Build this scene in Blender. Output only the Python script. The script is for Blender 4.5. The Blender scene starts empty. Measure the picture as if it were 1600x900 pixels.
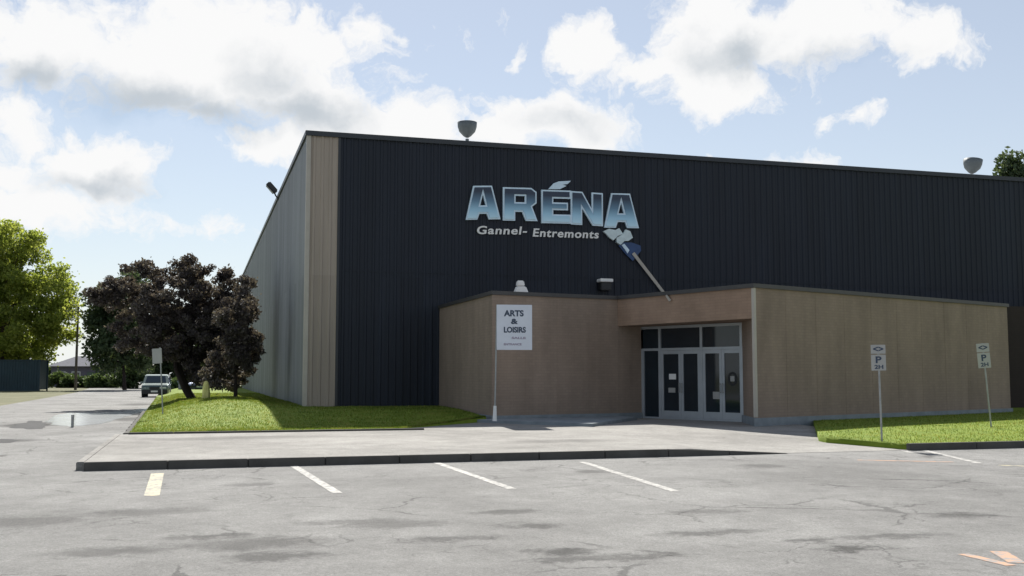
import bpy, bmesh, math, random
import numpy as np
from mathutils import Vector, Matrix, noise
random.seed(7); rng = np.random.default_rng(7)
S = bpy.context.scene
COL = S.collection
R = math.radians
# ------------------------------------------------------------------ camera
F_PX, CAM_H, PITCH, HEAD = 1630.0, 1.6, math.atan(135/1630.0), R(16.68)
cam = bpy.data.cameras.new('camera'); cam_o = bpy.data.objects.new('camera', cam); COL.objects.link(cam_o)
cam.sensor_width = 36; cam.lens = 36*F_PX/1600; cam.clip_end = 3000; cam.clip_start = .1
cam_o.location = (0, 0, CAM_H); cam_o.rotation_euler = (math.pi/2+PITCH, 0, -HEAD)
S.camera = cam_o
# ------------------------------------------------------------------ view
S.view_settings.view_transform = 'Standard'; S.view_settings.look = 'None'
S.view_settings.exposure = 0.62; S.view_settings.gamma = 1
# ------------------------------------------------------------------ sun
SUN_EL, SUN_AZ = R(45), R(8)
sd = bpy.data.lights.new('sun', 'SUN'); sd.energy = 5.0; sd.angle = R(.53); sd.color = (1, .955, .88)
so = bpy.data.objects.new('sun', sd); COL.objects.link(so)
dirv = Vector((math.sin(SUN_AZ)*math.cos(SUN_EL), math.cos(SUN_AZ)*math.cos(SUN_EL), math.sin(SUN_EL)))
so.rotation_euler = dirv.to_track_quat('Z', 'Y').to_euler(); so.location = (0, 60, 60)

def ray(px, py):
    x = (px-800)/F_PX; y = (450-py)/F_PX
    fw = math.cos(PITCH)-y*math.sin(PITCH); up = math.sin(PITCH)+y*math.cos(PITCH)
    return Vector((x*math.cos(HEAD)+fw*math.sin(HEAD), -x*math.sin(HEAD)+fw*math.cos(HEAD), up)), fw
def G(px, py, z=0.):            # point on the level z seen at a photo pixel
    d, _ = ray(px, py); t = (z-CAM_H)/d.z; return Vector((d.x*t, d.y*t, z))
def PD(px, py, D):              # point at depth D
    d, fw = ray(px, py); t = D/fw; return Vector((d.x*t, d.y*t, CAM_H+d.z*t))
def PY(px, py, Y):
    d, _ = ray(px, py); t = Y/d.y; return Vector((d.x*t, Y, CAM_H+d.z*t))
def PXX(px, py, X):
    d, _ = ray(px, py); t = X/d.x; return Vector((X, d.y*t, CAM_H+d.z*t))

# ------------------------------------------------------------------ world
W = bpy.data.worlds.new('World'); S.world = W; W.use_nodes = True
nt = W.node_tree; nt.nodes.clear(); N = nt.nodes; L = nt.links
def nd(t, **k):
    n = N.new(t)
    for a, v in k.items(): setattr(n, a, v)
    return n
def mth(op, a, b=None, clamp=False, c=None):
    n = nd('ShaderNodeMath', operation=op, use_clamp=clamp)
    for i, v in enumerate((a, b, c)):
        if v is None: continue
        if isinstance(v, (int, float)): n.inputs[i].default_value = v
        else: L.new(v, n.inputs[i])
    return n.outputs[0]
sky = nd('ShaderNodeTexSky', sky_type='NISHITA', sun_disc=False, sun_elevation=SUN_EL, sun_rotation=SUN_AZ)
sky.air_density = 1.0; sky.dust_density = .25; sky.ozone_density = 1.4
tc = nd('ShaderNodeTexCoord'); sep = nd('ShaderNodeSeparateXYZ'); L.new(tc.outputs['Generated'], sep.inputs[0])
az = mth('ARCTAN2', sep.outputs[0], sep.outputs[1]); el = mth('ARCSINE', sep.outputs[2])
cmb = nd('ShaderNodeCombineXYZ'); L.new(az, cmb.inputs[0]); L.new(el, cmb.inputs[1])
# warp the coordinates so that the cloud outlines are ragged
wn = nd('ShaderNodeTexNoise'); wn.inputs['Scale'].default_value = 11; wn.inputs['Detail'].default_value = 5; wn.inputs['Roughness'].default_value = .6
L.new(cmb.outputs[0], wn.inputs['Vector'])
wv = nd('ShaderNodeVectorMath', operation='MULTIPLY_ADD'); L.new(wn.outputs['Color'], wv.inputs[0]); wv.inputs[1].default_value = (.12, .085, 0)
w2 = nd('ShaderNodeVectorMath', operation='SUBTRACT'); L.new(cmb.outputs[0], w2.inputs[0]); w2.inputs[1].default_value = (.06, .0425, 0); L.new(w2.outputs[0], wv.inputs[2])
def azel(px, py):
    d, _ = ray(px, py); d.normalize(); return math.atan2(d.x, d.y), math.asin(d.z)
def blobs(lst, src):
    out = None
    for px, py, rx, ry, w in lst:
        a, e = azel(px, py)
        s = nd('ShaderNodeVectorMath', operation='SUBTRACT'); L.new(src, s.inputs[0]); s.inputs[1].default_value = (a, e, 0)
        m = nd('ShaderNodeVectorMath', operation='MULTIPLY'); L.new(s.outputs[0], m.inputs[0]); m.inputs[1].default_value = (F_PX/rx, F_PX/ry, 0)
        l = nd('ShaderNodeVectorMath', operation='LENGTH'); L.new(m.outputs[0], l.inputs[0])
        v = mth('MULTIPLY_ADD', l.outputs['Value'], -w, c=w)
        out = v if out is None else mth('MAXIMUM', out, v)
    return out
B = blobs([(90, 70, 190, 70, .9), (300, 90, 240, 110, 1), (430, 70, 180, 75, 1), (500, 150, 130, 80, 1), (590, 205, 130, 55, 1), (650, 195, 110, 50, 1),
           (20, 195, 75, 60, .9), (140, 262, 95, 62, 1), (50, 330, 130, 50, .85), (20, 280, 70, 50, .7), (430, 218, 95, 40, .9),
           (870, 190, 145, 55, 1), (780, 215, 100, 40, .9), (918, 88, 55, 58, .9), (815, 95, 22, 22, .4), (575, 45, 45, 35, .6),
           (1100, 70, 100, 95, 1), (1270, 55, 200, 70, 1), (1400, 65, 110, 50, .8), (1125, 140, 110, 45, .9), (1010, 110, 80, 30, .85),
           (1350, 172, 40, 22, .55), (1310, 185, 18, 14, .5), (1150, 250, 180, 18, .5), (690, 40, 50, 22, .2),
           (300, 350, 120, 18, .25), (-250, 200, 220, 90, .9), (1850, 120, 130, 60, .7), (500, -200, 500, 120, .9), (1400, -260, 300, 90, .8)], wv.outputs[0])
cn = nd('ShaderNodeTexNoise'); cn.inputs['Scale'].default_value = 20; cn.inputs['Detail'].default_value = 9; cn.inputs['Roughness'].default_value = .66
L.new(wv.outputs[0], cn.inputs['Vector'])
dens = mth('ADD', B, mth('MULTIPLY_ADD', cn.outputs[0], 2.1, c=-1.05))
# loose clouds over the rest of the dome
gn = nd('ShaderNodeTexNoise'); gn.inputs['Scale'].default_value = 3.2; gn.inputs['Detail'].default_value = 8
L.new(tc.outputs['Generated'], gn.inputs['Vector'])
back = mth('LESS_THAN', sep.outputs[1], .35)
dens = mth('MAXIMUM', dens, mth('MULTIPLY', back, mth('MULTIPLY_ADD', gn.outputs[0], 3, c=-1.6)))
mask = nd('ShaderNodeMapRange', interpolation_type='SMOOTHSTEP'); L.new(dens, mask.inputs[0]); mask.inputs[1].default_value = -.3; mask.inputs[2].default_value = .5
GB = blobs([(230, 150, 130, 45, 1), (330, 175, 110, 35, .9), (480, 165, 100, 40, 1), (1140, 92, 80, 40, .9), (150, 290, 80, 22, .7), (60, 110, 70, 35, 1.0), (420, 120, 60, 30, .4), (880, 190, 60, 20, .35), (1280, 100, 90, 18, .4)], wv.outputs[0])
gm = nd('ShaderNodeMapRange', interpolation_type='SMOOTHSTEP'); L.new(mth('ADD', GB, mth('MULTIPLY_ADD', cn.outputs[0], .7, c=-.35)), gm.inputs[0]); gm.inputs[1].default_value = -.3; gm.inputs[2].default_value = .9
cc = nd('ShaderNodeMix', data_type='RGBA'); L.new(gm.outputs[0], cc.inputs[0])
cc.inputs[6].default_value = (9.6, 9.6, 9.6, 1); cc.inputs[7].default_value = (5.6, 6.1, 6.6, 1)
sk = nd('ShaderNodeMix', data_type='RGBA', blend_type='MULTIPLY'); sk.inputs[0].default_value = 1
L.new(sky.outputs[0], sk.inputs[6]); sk.inputs[7].default_value = (1, 1, 1, 1)
hz = mth('POWER', 2.718, mth('MULTIPLY', mth('ABSOLUTE', el), -9.))
hzm = nd('ShaderNodeMix', data_type='RGBA'); L.new(mth('MULTIPLY', hz, .85), hzm.inputs[0]); L.new(sky.outputs[0], hzm.inputs[6]); hzm.inputs[7].default_value = (7.6, 8.4, 9.0, 1); L.new(hzm.outputs[2], sk.inputs[6])
mx = nd('ShaderNodeMix', data_type='RGBA'); L.new(mask.outputs[0], mx.inputs[0]); L.new(sk.outputs[2], mx.inputs[6]); L.new(cc.outputs[2], mx.inputs[7])
bg = nd('ShaderNodeBackground'); bg.inputs[1].default_value = .065; L.new(mx.outputs[2], bg.inputs[0])
wo = nd('ShaderNodeOutputWorld'); L.new(bg.outputs[0], wo.inputs[0])

# ------------------------------------------------------------------ materials
def mat(name, col, rough=.7, metal=0, var=.0, vscale=2., bump=0., bscale=40., spec=.5, stretch=None, fine=0.):
    m = bpy.data.materials.new(name); m.use_nodes = True; t = m.node_tree; b = t.nodes['Principled BSDF']
    b.inputs['Roughness'].default_value = rough; b.inputs['Metallic'].default_value = metal; b.inputs['Specular IOR Level'].default_value = spec
    g = t.nodes.new('ShaderNodeNewGeometry'); mp = t.nodes.new('ShaderNodeMapping'); t.links.new(g.outputs['Position'], mp.inputs[0])
    if stretch: mp.inputs['Scale'].default_value = stretch
    n = t.nodes.new('ShaderNodeTexNoise'); n.inputs['Scale'].default_value = vscale; n.inputs['Detail'].default_value = 6; n.inputs['Roughness'].default_value = .62
    t.links.new(mp.outputs[0], n.inputs['Vector'])
    r = t.nodes.new('ShaderNodeMapRange'); t.links.new(n.outputs[0], r.inputs[0]); r.inputs[1].default_value = .3; r.inputs[2].default_value = .7
    r.inputs[3].default_value = 1-var; r.inputs[4].default_value = 1+var
    v = t.nodes.new('ShaderNodeVectorMath'); v.operation = 'SCALE'; v.inputs[0].default_value = col[:3]; t.links.new(r.outputs[0], v.inputs['Scale'])
    t.links.new(v.outputs[0], b.inputs['Base Color'])
    if bump:
        n2 = t.nodes.new('ShaderNodeTexNoise'); n2.inputs['Scale'].default_value = bscale; n2.inputs['Detail'].default_value = 4
        t.links.new(mp.outputs[0], n2.inputs['Vector'])
        bp = t.nodes.new('ShaderNodeBump'); bp.inputs['Strength'].default_value = bump; bp.inputs['Distance'].default_value = .02
        t.links.new(n2.outputs[0], bp.inputs['Height']); t.links.new(bp.outputs[0], b.inputs['Normal'])
    return m
M = {}
M['navy'] = mat('navy_metal', (.013, .018, .029), .6, 0, .16, .5, .05, 3, .35, (1, 1, .15))
M['tan'] = mat('tan_metal', (.36, .305, .255), .6, 0, .1, .6, .04, 3, .4, (1, 1, .15))
M['side'] = mat('grey_metal', (.235, .245, .25), .45, .2, .1, .35, .05, 2, .5, (1, 1, .3))
M['fascia'] = mat('dark_flashing', (.03, .035, .042), .45, .2, .1)
M['trim'] = mat('pale_flashing', (.42, .39, .34), .5, .1, .08)
M['stucco'] = mat('brown_panel', (.27, .208, .163), .8, 0, .12, .7, .25, 14, .3, (1, 1, .35))
M['stucco_warm'] = mat('warm_brown_panel', (.31, .215, .155), .8, 0, .12, .9, .25, 14, .3)
M['dark_brown'] = mat('dark_brown_panel', (.035, .026, .022), .8, 0, .1, .7, .1, 10, .3)
M['coping'] = mat('coping', (.06, .058, .058), .5, .2, .1)
M['plinth'] = mat('plinth_concrete', (.22, .25, .27), .85, 0, .18, 2.5, .3, 20, .3)
M['roof'] = mat('roof_membrane', (.35, .35, .34), .8, 0, .1)
M['alu'] = mat('aluminium', (.42, .45, .48), .4, .35, .08)
M['glass'] = mat('dark_glass', (.014, .022, .03), .05, 0, .2, .8, 0, 1, .5)
M['white'] = mat('white_paint', (.8, .8, .78), .45, 0, .05)
M['board'] = mat('sign_white', (.62, .66, .74), .4, 0, .05)
M['ink'] = mat('ink', (.03, .05, .09), .5, 0, .0)
M['ink2'] = mat('ink_faded', (.3, .26, .34), .5, 0, .0)
M['silver'] = mat('sign_silver', (.36, .36, .345), .5, .1, .08)
M['steel'] = mat('galvanised', (.3, .31, .31), .45, .6, .15, 6)
M['fan'] = mat('fan_metal', (.12, .14, .15), .6, .1, .15, 5)
M['black'] = mat('black', (.012, .013, .015), .5, 0, .1)
M['rubber'] = mat('rubber', (.015, .015, .016), .9, 0, .1)
M['lblue'] = mat('light_blue', (.62, .78, .9), .4, 0, .08)
M['glove'] = mat('glove_white', (.6, .72, .74), .5, 0, .12, 5)
M['royal'] = mat('royal_blue', (.02, .06, .17), .5, 0, .15, 2)
M['carg'] = mat('car_green_grey', (.12, .16, .155), .25, .5, .04)
M['carb'] = mat('car_blue', (.2, .24, .34), .25, .5, .04)
M['lamp'] = mat('headlamp', (.6, .62, .6), .1, 0, 0)
M['tail'] = mat('red_lens', (.35, .02, .02), .2, 0, 0)
M['cont'] = mat('container_blue', (.01, .032, .042), .5, .1, .2, 1)
M['house'] = mat('house_siding', (.13, .12, .16), .8, 0, .1)
M['house_roof'] = mat('shingles', (.075, .08, .11), .85, 0, .2, 2)
M['bark'] = mat('bark', (.07, .055, .042), .9, 0, .3, 3, .6, 12, .2, (1, 1, .25))
M['barkd'] = mat('dark_bark', (.035, .027, .025), .9, 0, .3, 3, .6, 12, .2, (1, 1, .25))
M['wood'] = mat('pole_wood', (.13, .11, .09), .9, 0, .2, 3)
M['stone'] = mat('pale_stone', (.55, .52, .2), .9, 0, .15, 4, .4, 12)
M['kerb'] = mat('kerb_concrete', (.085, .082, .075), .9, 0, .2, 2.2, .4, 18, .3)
M['orange'] = mat('orange_paint', (.55, .25, .14), .8, 0, .3, 9)

def extra(m, kind):
    n, l = m.node_tree.nodes, m.node_tree.links; b = n['Principled BSDF']; src = b.inputs['Base Color'].links[0].from_socket
    g = n.new('ShaderNodeNewGeometry'); sp = n.new('ShaderNodeSeparateXYZ'); l.new(g.outputs['Position'], sp.inputs[0])
    def mm(op, a, c=None, d=None):
        x = n.new('ShaderNodeMath'); x.operation = op
        for i, v in enumerate((a, c, d)):
            if v is None: continue
            if isinstance(v, (int, float)): x.inputs[i].default_value = v
            else: l.new(v, x.inputs[i])
        return x.outputs[0]
    u = mm('ADD', sp.outputs[0], sp.outputs[1]); cb = n.new('ShaderNodeCombineXYZ')
    if kind == 'sheet':
        w = n.new('ShaderNodeTexWhiteNoise'); w.noise_dimensions = '2D'; l.new(mm('FLOOR', mm('DIVIDE', u, .915)), cb.inputs[0]); l.new(mm('FLOOR', mm('DIVIDE', sp.outputs[2], 5.6)), cb.inputs[1]); l.new(cb.outputs[0], w.inputs['Vector'])
        k = mm('MULTIPLY_ADD', w.outputs['Value'], .2, .9)
        c2 = n.new('ShaderNodeCombineXYZ'); l.new(mm('MULTIPLY', u, 4), c2.inputs[0]); l.new(mm('MULTIPLY', sp.outputs[2], .18), c2.inputs[1])
        t = n.new('ShaderNodeTexNoise'); t.inputs['Scale'].default_value = 1; t.inputs['Detail'].default_value = 5; l.new(c2.outputs[0], t.inputs['Vector'])
        k = mm('MULTIPLY', k, mm('MULTIPLY_ADD', t.outputs[0], .5, .75))
    else:
        l.new(u, cb.inputs[0]); l.new(sp.outputs[2], cb.inputs[1]); t = n.new('ShaderNodeTexBrick'); l.new(cb.outputs[0], t.inputs['Vector'])
        for nm, v in (('Scale', 1), ('Mortar Size', .008), ('Brick Width', .29), ('Row Height', .096), ('Bias', 0.)): t.inputs[nm].default_value = v
        t.inputs['Color1'].default_value = (.96, .96, .96, 1); t.inputs['Color2'].default_value = (1.05, 1.05, 1.05, 1); t.inputs['Mortar'].default_value = (.9, .9, .9, 1)
        q = n.new('ShaderNodeSeparateXYZ'); l.new(t.outputs['Color'], q.inputs[0]); k = q.outputs[0]
        c2 = n.new('ShaderNodeCombineXYZ'); l.new(mm('MULTIPLY', u, 1.6), c2.inputs[0]); l.new(mm('MULTIPLY', sp.outputs[2], .35), c2.inputs[1])
        t2 = n.new('ShaderNodeTexNoise'); t2.inputs['Scale'].default_value = 1; t2.inputs['Detail'].default_value = 6; l.new(c2.outputs[0], t2.inputs['Vector'])
        k = mm('MULTIPLY', k, mm('MULTIPLY_ADD', t2.outputs[0], .5, .75))
    v = n.new('ShaderNodeVectorMath'); v.operation = 'SCALE'; l.new(src, v.inputs[0]); l.new(k, v.inputs['Scale']); l.new(v.outputs[0], b.inputs['Base Color'])
for k_ in ('navy', 'tan', 'side'): extra(M[k_], 'sheet')
for k_ in ('stucco', 'stucco_warm', 'dark_brown'): extra(M[k_], 'block')
def nodes(m): return m.node_tree.nodes, m.node_tree.links, m.node_tree.nodes['Principled BSDF']
def asphalt(name, base, patches):
    m = bpy.data.materials.new(name); m.use_nodes = True; n, l, b = nodes(m)
    b.inputs['Roughness'].default_value = .88; b.inputs['Specular IOR Level'].default_value = .3
    g = n.new('ShaderNodeNewGeometry'); pos = g.outputs['Position']
    def noi(scale, detail=6, rough=.6, st=None, src=None):
        x = n.new('ShaderNodeTexNoise'); x.inputs['Scale'].default_value = scale; x.inputs['Detail'].default_value = detail; x.inputs['Roughness'].default_value = rough
        s = src or pos
        if st:
            mp = n.new('ShaderNodeMapping'); mp.inputs['Scale'].default_value = st; l.new(s, mp.inputs[0]); s = mp.outputs[0]
        l.new(s, x.inputs['Vector']); return x
    def mr(v, a, b_, c, d, sm=False):
        x = n.new('ShaderNodeMapRange'); l.new(v, x.inputs[0])
        if sm: x.interpolation_type = 'SMOOTHSTEP'
        for i, q in enumerate((a, b_, c, d)): x.inputs[i+1].default_value = q
        return x.outputs[0]
    def mu(a, b_, op='MULTIPLY'):
        x = n.new('ShaderNodeMath'); x.operation = op
        for i, v in enumerate((a, b_)):
            if isinstance(v, (int, float)): x.inputs[i].default_value = v
            else: l.new(v, x.inputs[i])
        return x.outputs[0]
    f = mr(noi(.22, 5).outputs[0], .34, .66, .74, 1.16)
    f = mu(f, mr(noi(1.4, 7, .65, (1, .8, 1)).outputs[0], .3, .7, .8, 1.15))
    f = mu(f, mr(noi(9, 5, .75).outputs[0], .3, .7, .84, 1.14)); f = mu(f, mr(noi(34, 3, .7).outputs[0], .3, .7, .72, 1.25))
    f = mu(f, mr(noi(130, 2, .7).outputs[0], .3, .7, .7, 1.3))
    # cracks: distance to warped voronoi edges, kept only in patches
    wn_ = noi(1.1, 5, .65); va = n.new('ShaderNodeVectorMath'); va.operation = 'MULTIPLY_ADD'; l.new(wn_.outputs['Color'], va.inputs[0]); va.inputs[1].default_value = (.9, .9, 0); l.new(pos, va.inputs[2])
    for sc, wd, th, lo in ((.55, .02, .49, .5), (1.7, .034, .55, .55), (4.5, .06, .6, .6)) if name == 'asphalt' else ((.5, .012, .58, .6),):
        vo = n.new('ShaderNodeTexVoronoi'); vo.feature = 'DISTANCE_TO_EDGE'; vo.inputs['Scale'].default_value = sc; l.new(va.outputs[0], vo.inputs['Vector'])
        ln = mr(vo.outputs['Distance'], wd*.25, wd, 1, 0, True)
        gate = mr(noi(.33+sc*.1, 3).outputs[0], th, th+.1, 0, 1, True)
        f = mu(f, mu(1, mu(mu(ln, gate), 1-lo), 'SUBTRACT'))
    # stains and broken places with a spot of their own
    wp = noi(2.6, 8, .78); vb = n.new('ShaderNodeVectorMath'); vb.operation = 'MULTIPLY_ADD'; l.new(wp.outputs['Color'], vb.inputs[0]); vb.inputs[1].default_value = (1.1, 1.1, 0)
    vs = n.new('ShaderNodeVectorMath'); vs.operation = 'SUBTRACT'; l.new(pos, vs.inputs[0]); vs.inputs[1].default_value = (.55, .55, 0); l.new(vs.outputs[0], vb.inputs[2])
    pn = noi(5.5, 8, .8).outputs[0]
    for (x, y, rx, ry, dark) in patches:
        s = n.new('ShaderNodeVectorMath'); s.operation = 'SUBTRACT'; l.new(vb.outputs[0], s.inputs[0]); s.inputs[1].default_value = (x, y, 0)
        q = n.new('ShaderNodeVectorMath'); q.operation = 'MULTIPLY'; l.new(s.outputs[0], q.inputs[0]); q.inputs[1].default_value = (1/rx, 1/ry, 0)
        le = n.new('ShaderNodeVectorMath'); le.operation = 'LENGTH'; l.new(q.outputs[0], le.inputs[0])
        f = mu(f, mr(mu(le.outputs['Value'], mu(pn, .9), 'ADD'), .75, 1.6, dark*.7, 1, True))
    v = n.new('ShaderNodeVectorMath'); v.operation = 'SCALE'; v.inputs[0].default_value = base; l.new(f, v.inputs['Scale']); l.new(v.outputs[0], b.inputs['Base Color'])
    bp = n.new('ShaderNodeBump'); bp.inputs['Strength'].default_value = .5; bp.inputs['Distance'].default_value = .02
    l.new(mu(f, noi(60, 3).outputs[0], 'ADD'), bp.inputs['Height']); l.new(bp.outputs[0], b.inputs['Normal'])
    return m
ZA = -.15
def gp(px, py, rx, ry, d):
    p = G(px, py, ZA); return (p.x, p.y, rx, ry, d)
M['asphalt'] = asphalt('asphalt', (.235, .233, .225), [gp(880, 862, .42, .3, .38), (3.4, 9.5, .5, .2, .6), gp(1325, 857, .35, .25, .35), gp(1270, 843, .45, .2, .6), gp(400, 850, .9, .55, .62), gp(430, 870, .6, .35, .5), gp(700, 842, .7, .25, .6), gp(330, 838, .6, .2, .6), gp(560, 815, .8, .3, .7), gp(1110, 832, .9, .22, .65), gp(1000, 870, .5, .25, .65), gp(230, 800, .9, .5, .8), gp(830, 822, .5, .25, .6), gp(1400, 838, .8, .2, .7),
    gp(180, 862, .8, .4, .72), gp(620, 820, .9, .35, .75), gp(48, 664, 1.25, 1.9, .12), gp(-5, 689, 1.2, .9, .35), gp(790, 800, .5, .3, .6), gp(930, 737, .35, .5, .6), gp(40, 815, .9, .7, .75),
    gp(1190, 728, .5, .5, .7), gp(1500, 805, .6, .3, .75), gp(390, 757, .5, .4, .75), gp(1100, 800, .7, .3, .8), gp(200, 655, .9, 2.5, .5), gp(215, 632, 1.2, 3, .6)])
M['walk'] = asphalt('walk_concrete', (.31, .3, .28), [(1, 27.5, 3, 1, .85), (8.5, 24, 1.6, .8, .86)])
def grass_mat(name, a, b_, sc=.8):
    m = mat(name, a, .85, 0, 0, bump=.6, bscale=30, spec=.2); n, l, b = nodes(m)
    g = n.new('ShaderNodeNewGeometry'); x = n.new('ShaderNodeTexNoise'); x.inputs['Scale'].default_value = sc; x.inputs['Detail'].default_value = 8; x.inputs['Roughness'].default_value = .7
    l.new(g.outputs['Position'], x.inputs['Vector'])
    r = n.new('ShaderNodeValToRGB'); r.color_ramp.elements[0].position = .35; r.color_ramp.elements[1].position = .65
    r.color_ramp.elements[0].color = (*a, 1); r.color_ramp.elements[1].color = (*b_, 1); l.new(x.outputs[0], r.inputs[0]); l.new(r.outputs[0], b.inputs['Base Color'])
    return m
M['lawn'] = grass_mat('lawn', (.12, .185, .015), (.20, .26, .03), 1.2)
M['field'] = grass_mat('field', (.09, .10, .045), (.17, .16, .09), .4)
def leaf_mat(name, ramp, sc=.9, trans=.35):
    m = bpy.data.materials.new(name); m.use_nodes = True; n, l, b = nodes(m)
    b.inputs['Roughness'].default_value = .6; b.inputs['Specular IOR Level'].default_value = .25
    g = n.new('ShaderNodeNewGeometry'); x = n.new('ShaderNodeTexNoise'); x.inputs['Scale'].default_value = sc; x.inputs['Detail'].default_value = 5; x.inputs['Roughness'].default_value = .75
    l.new(g.outputs['Position'], x.inputs['Vector'])
    ad = n.new('ShaderNodeMath'); ad.operation = 'MULTIPLY_ADD'; l.new(g.outputs['Random Per Island'], ad.inputs[0]); ad.inputs[1].default_value = .3; 
    sb = n.new('ShaderNodeMath'); sb.operation = 'SUBTRACT'; l.new(x.outputs[0], sb.inputs[0]); sb.inputs[1].default_value = .15; l.new(sb.outputs[0], ad.inputs[2])
    r = n.new('ShaderNodeValToRGB'); l.new(ad.outputs[0], r.inputs[0]); r.color_ramp.elements[0].position = .3; r.color_ramp.elements[1].position = .7
    r.color_ramp.elements[0].color = (*ramp[0], 1); r.color_ramp.elements[1].color = (*ramp[-1], 1)
    if len(ramp) > 2:
        e = r.color_ramp.elements.new(.5); e.color = (*ramp[1], 1)
    l.new(r.outputs[0], b.inputs['Base Color'])
    t = n.new('ShaderNodeBsdfTranslucent'); tv = n.new('ShaderNodeVectorMath'); tv.operation = 'MULTIPLY'; tv.inputs[1].default_value = (1.9, 1.8, 1.2); l.new(r.outputs[0], tv.inputs[0]); l.new(tv.outputs[0], t.inputs[0]); ms = n.new('ShaderNodeMixShader'); ms.inputs[0].default_value = trans
    l.new(b.outputs[0], ms.inputs[1]); l.new(t.outputs[0], ms.inputs[2]); l.new(ms.outputs[0], n['Material Output'].inputs[0])
    return m
M['blade'] = leaf_mat('grass_blades', [(.05, .09, .012), (.11, .16, .02), (.24, .22, .08)], 1.1, .4)
M['leaf_green'] = leaf_mat('leaf_green', [(.11, .15, .03), (.18, .225, .05), (.27, .3, .09)], .6, .6)
M['leaf_purple'] = leaf_mat('leaf_purple', [(.035, .03, .033), (.07, .06, .062), (.13, .118, .11)], 1.2, .3)
M['leaf_dark'] = leaf_mat('leaf_dark', [(.035, .06, .03), (.06, .09, .045), (.10, .13, .07)], .7, .3)
M['leaf_far'] = leaf_mat('leaf_far', [(.04, .07, .03), (.065, .1, .04), (.09, .13, .05)], .5, .3)

# painted line: worn white
def worn(name, col, under, thr):
    m = mat(name, col, .8); n, l, b = nodes(m)
    g = n.new('ShaderNodeNewGeometry'); x = n.new('ShaderNodeTexNoise'); x.inputs['Scale'].default_value = 9; x.inputs['Detail'].default_value = 8; x.inputs['Roughness'].default_value = .75
    l.new(g.outputs['Position'], x.inputs['Vector'])
    r = n.new('ShaderNodeValToRGB'); r.color_ramp.elements[0].position = thr-.06; r.color_ramp.elements[1].position = thr+.06
    r.color_ramp.elements[0].color = (*under, 1); r.color_ramp.elements[1].color = (*col, 1); l.new(x.outputs[0], r.inputs[0]); l.new(r.outputs[0], b.inputs['Base Color']); return m
M['line'] = worn('line_paint', (.46, .45, .42), (.2, .198, .19), .5)
M['line_y'] = worn('line_paint_yellow', (.5, .45, .3), (.2, .198, .19), .49)
M['line_o'] = worn('line_paint_orange', (.5, .29, .18), (.27, .25, .235), .5)
m = mat('puddle_water', (.5, .52, .53), .16, 0, .1, 1, .02, 3, .9); M['water'] = m

# gradient print for the letters (a printed fade, navy above, pale blue below)
m = mat('letter_print', (.1, .2, .3), .4); n, l, b = nodes(m)
t_ = n.new('ShaderNodeTexCoord'); s_ = n.new('ShaderNodeSeparateXYZ'); l.new(t_.outputs['Generated'], s_.inputs[0])
r_ = n.new('ShaderNodeValToRGB'); l.new(s_.outputs[2], r_.inputs[0]); e = r_.color_ramp.elements
e[0].position = 0; e[0].color = (.58, .84, .98, 1); e[1].position = .85; e[1].color = (.018, .035, .07, 1)
q = e.new(.25); q.color = (.36, .62, .8, 1); q = e.new(.55); q.color = (.11, .22, .33, 1)
l.new(r_.outputs[0], b.inputs['Base Color']); M['print'] = m

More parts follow.
